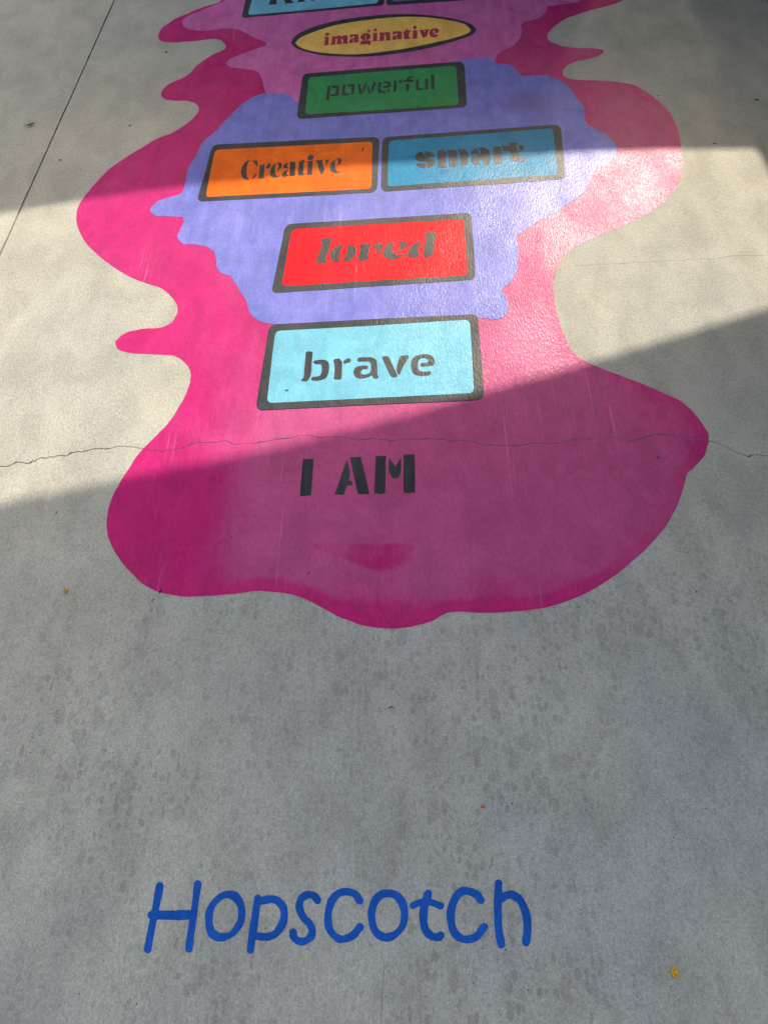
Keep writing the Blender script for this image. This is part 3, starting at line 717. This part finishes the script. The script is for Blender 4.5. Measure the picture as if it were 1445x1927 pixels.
# ------------------------------------------------------------------ small litter
def leaf(name, px, py, length, width, ang, mat, label, cat='leaf', lift=0.35, z=0.004, seed=1):
    """pointed blade folded along the midrib, tip and base curled up"""
    x, y = ground(px, py)
    e = empty(name, x, y, z - 0.003)
    V, F = [], []
    n = 8
    ca, sa = math.cos(ang), math.sin(ang)
    for i in range(n + 1):
        t = i / n
        w = width * 0.5 * math.sin(math.pi * (0.06 + 0.90 * t)) ** 0.8 * (1.0 if t < .95 else .4)
        l = (t - 0.5) * length
        curl = lift * length * 0.35 * (2 * t - 1) ** 2
        for s in (-1, -0.5, 0, 0.5, 1):
            zz = z + curl + abs(s) * w * lift
            a, b = l, s * w
            V.append((x + a * ca - b * sa, y + a * sa + b * ca, zz))
    for i in range(n):
        for j in range(4):
            k0 = i * 5 + j
            F.append((k0, k0 + 5, k0 + 6, k0 + 1))
    bl = link('blade', V, F, mat, e, smoothf=True)
    so = bl.modifiers.new('thickness', 'SOLIDIFY'); so.thickness = 0.0004
    V2, F2 = tube([(x - 0.5 * length * 1.25 * ca, y - 0.5 * length * 1.25 * sa, z + 0.001), (x - 0.5 * length * ca, y - 0.5 * length * sa, z + lift * length * .35), (x, y, z - 0.0002)], [0.0005, 0.0006, 0.0003])
    link('stem', V2, F2, mat, e)
    return tag(e, label, cat)

def tube(pts, rad, k=6):
    V, F = [], []
    P = [np.array(p, float) for p in pts]
    for i, p in enumerate(P):
        d = P[min(i + 1, len(P) - 1)] - P[max(i - 1, 0)]; d /= np.linalg.norm(d)
        u = np.cross(d, (0, 0, 1)); u /= max(np.linalg.norm(u), 1e-6); w = np.cross(u, d)
        for j in range(k):
            a = 2 * math.pi * j / k
            V.append(tuple(p + rad[i] * (math.cos(a) * u + math.sin(a) * w)))
    for i in range(len(P) - 1):
        for j in range(k):
            F.append((i * k + j, i * k + (j + 1) % k, (i + 1) * k + (j + 1) % k, (i + 1) * k + j))
    F.append(tuple(range(k - 1, -1, -1))); F.append(tuple((len(P) - 1) * k + j for j in range(k)))
    return V, F

M['twig'] = plain_mat('dark_twig', (0.018, 0.014, 0.012), 0.8, 0.4, 900)
M['yellow_leaf'] = plain_mat('yellow_leaf', (0.60, 0.33, 0.02), 0.5, 0.35, 260)
M['petal'] = plain_mat('orange_petal', (0.62, 0.10, 0.045), 0.5, 0.2, 300)
M['seed'] = plain_mat('tan_seed', (0.50, 0.30, 0.05), 0.5, 0.3, 500)
M['dry_leaf'] = plain_mat('dry_dark_leaf', (0.03, 0.024, 0.026), 0.7, 0.4, 400)

leaf('leaf', 1268, 1831, 0.0180, 0.0125, math.radians(108), M['yellow_leaf'], 'small yellow leaf lying on the concrete right of the blue word', z=0.004)
leaf('petal', 908, 1520, 0.0085, 0.006, math.radians(5), M['petal'], 'tiny orange red petal on the concrete above the blue word', 'petal', z=0.003)
leaf('leaf', 58, 236, 0.034, 0.011, math.radians(35), M['dry_leaf'], 'dark dry narrow leaf left of the pavement joint, far left', z=0.004, lift=.3)
leaf('leaf', 683, 284, 0.026, 0.0065, math.radians(80), M['dry_leaf'], 'dark dry leaf on the orange square right of its word', z=0.006, lift=.25)
# round yellow seed
x, y = ground(124, 1113)
V, F = [], []
nu, nv = 12, 8
for i in range(nv + 1):
    ph = math.pi * i / nv
    for j in range(nu):
        th = 2 * math.pi * j / nu
        r = 0.0052 * (1 + 0.10 * math.sin(3 * th + 1) + 0.06 * math.cos(5 * th))
        V.append((x + r * 1.15 * math.sin(ph) * math.cos(th), y + r * math.sin(ph) * math.sin(th), 0.0036 - 0.0036 * math.cos(ph)))
for i in range(nv):
    for j in range(nu):
        F.append((i * nu + j, i * nu + (j + 1) % nu, (i + 1) * nu + (j + 1) % nu, (i + 1) * nu + j))
tag(link('seed', V, F, M['seed'], None, smoothf=True), 'round tan yellow seed on the concrete left of the pink splash', 'seed')

TW = [ # px, py, length m, angle deg, radius m, label
 (302,1113,.012,75,.0014,'black twig bit on the lower left rim of the pink splash'),
 (288,1130,.010,40,.0008,'thin dark twig on the concrete just below the pink rim'),
 (107,965,.009,70,.0009,'thin dark twig on shaded concrete left of the pink splash'),
 (735,1332,.011,8,.0010,'short dark twig on bare concrete below the pink splash'),
 (581,1078,.012,48,.0010,'dark twig on the pink paint below the words I AM'),
 (540,735,.010,5,.0009,'thin dark twig on the light blue brave square, lower left'),
 (114,301,.011,15,.0014,'dark twig on shaded concrete right of the pavement joint'),
 (245,236,.012,35,.0014,'dark twig on shaded concrete beside the upper left pink lobe'),
 (313,98,.010,70,.0019,'dark crumb under the uppermost left pink finger'),
 (1239,180,.017,35,.0010,'thin dark twig on concrete above the upper right pink lobe'),
 (1423,188,.016,5,.0018,'dark twig in the deep shade at the upper right'),
 (986,140,.014,85,.0016,'dark twig at the upper right edge of the lilac pool'),
 (1238,861,.008,120,.0016,'dark crumb on the right lobe of the pink splash'),
 (1345,270,.016,10,.0012,'dark twig at the shadow corner right of the pink splash'),
 (1310,1114,.005,60,.0012,'dark crumb on concrete right of the lower pink edge'),
 (435,1012,.006,60,.0010,'dark crumb on the left part of the pink splash under the shadow edge'),
]
for i, (px, py, L, ang, r, lab) in enumerate(TW):
    x, y = ground(px, py)
    a = math.radians(ang); c, s = math.cos(a), math.sin(a)
    on_mural = z0 = 0.0016 if (580 > px > 500 and 600 < py < 760) else 0.0010 if 960 < px < 1000 else 0.0004
    z0 += r * 0.9
    rng = random.Random(i)
    pts = []
    for k_ in range(5):
        t = k_ / 4 - .5
        b = (0.25 - t * t) * L * rng.choice((-.5, .5))
        pts.append((x + t * L * c - b * s, y + t * L * s + b * c, z0 + abs(t) * 0.0006))
    V, F = tube(pts, [r * .6, r, r * 1.05, r * .9, r * .45])
    tag(link('twig' if L > .0085 else 'crumb', V, F, M['twig'], None), lab, 'twig' if L > .0085 else 'crumb', 'dark bits of litter')

# grit that nobody could count
rng = random.Random(21)
V, F = [], []
for i in range(420):
    px, py = rng.uniform(-60, 1500), rng.uniform(-20, 1960)
    x, y = ground(px, py)
    r = rng.uniform(0.0005, 0.0013) * (1.5 if rng.random() < .1 else 1)
    b = len(V)
    zc = 0.0019 if 380 < px < 1060 and 100 < py < 770 else 0.0008
    for q in range(5):
        a = 2 * math.pi * q / 5 + rng.random()
        V.append((x + r * rng.uniform(.7, 1.3) * math.cos(a), y + r * rng.uniform(.7, 1.3) * math.sin(a), zc))
    V.append((x, y, zc + r)); V.append((x, y, zc - r * .6))
    for q in range(5):
        F.append((b + q, b + (q + 1) % 5, b + 5)); F.append((b + (q + 1) % 5, b + q, b + 6))
tag(link('grit', V, F, M['twig']), 'scattered tiny dark grit grains on the pavement', 'grit', kind='stuff')
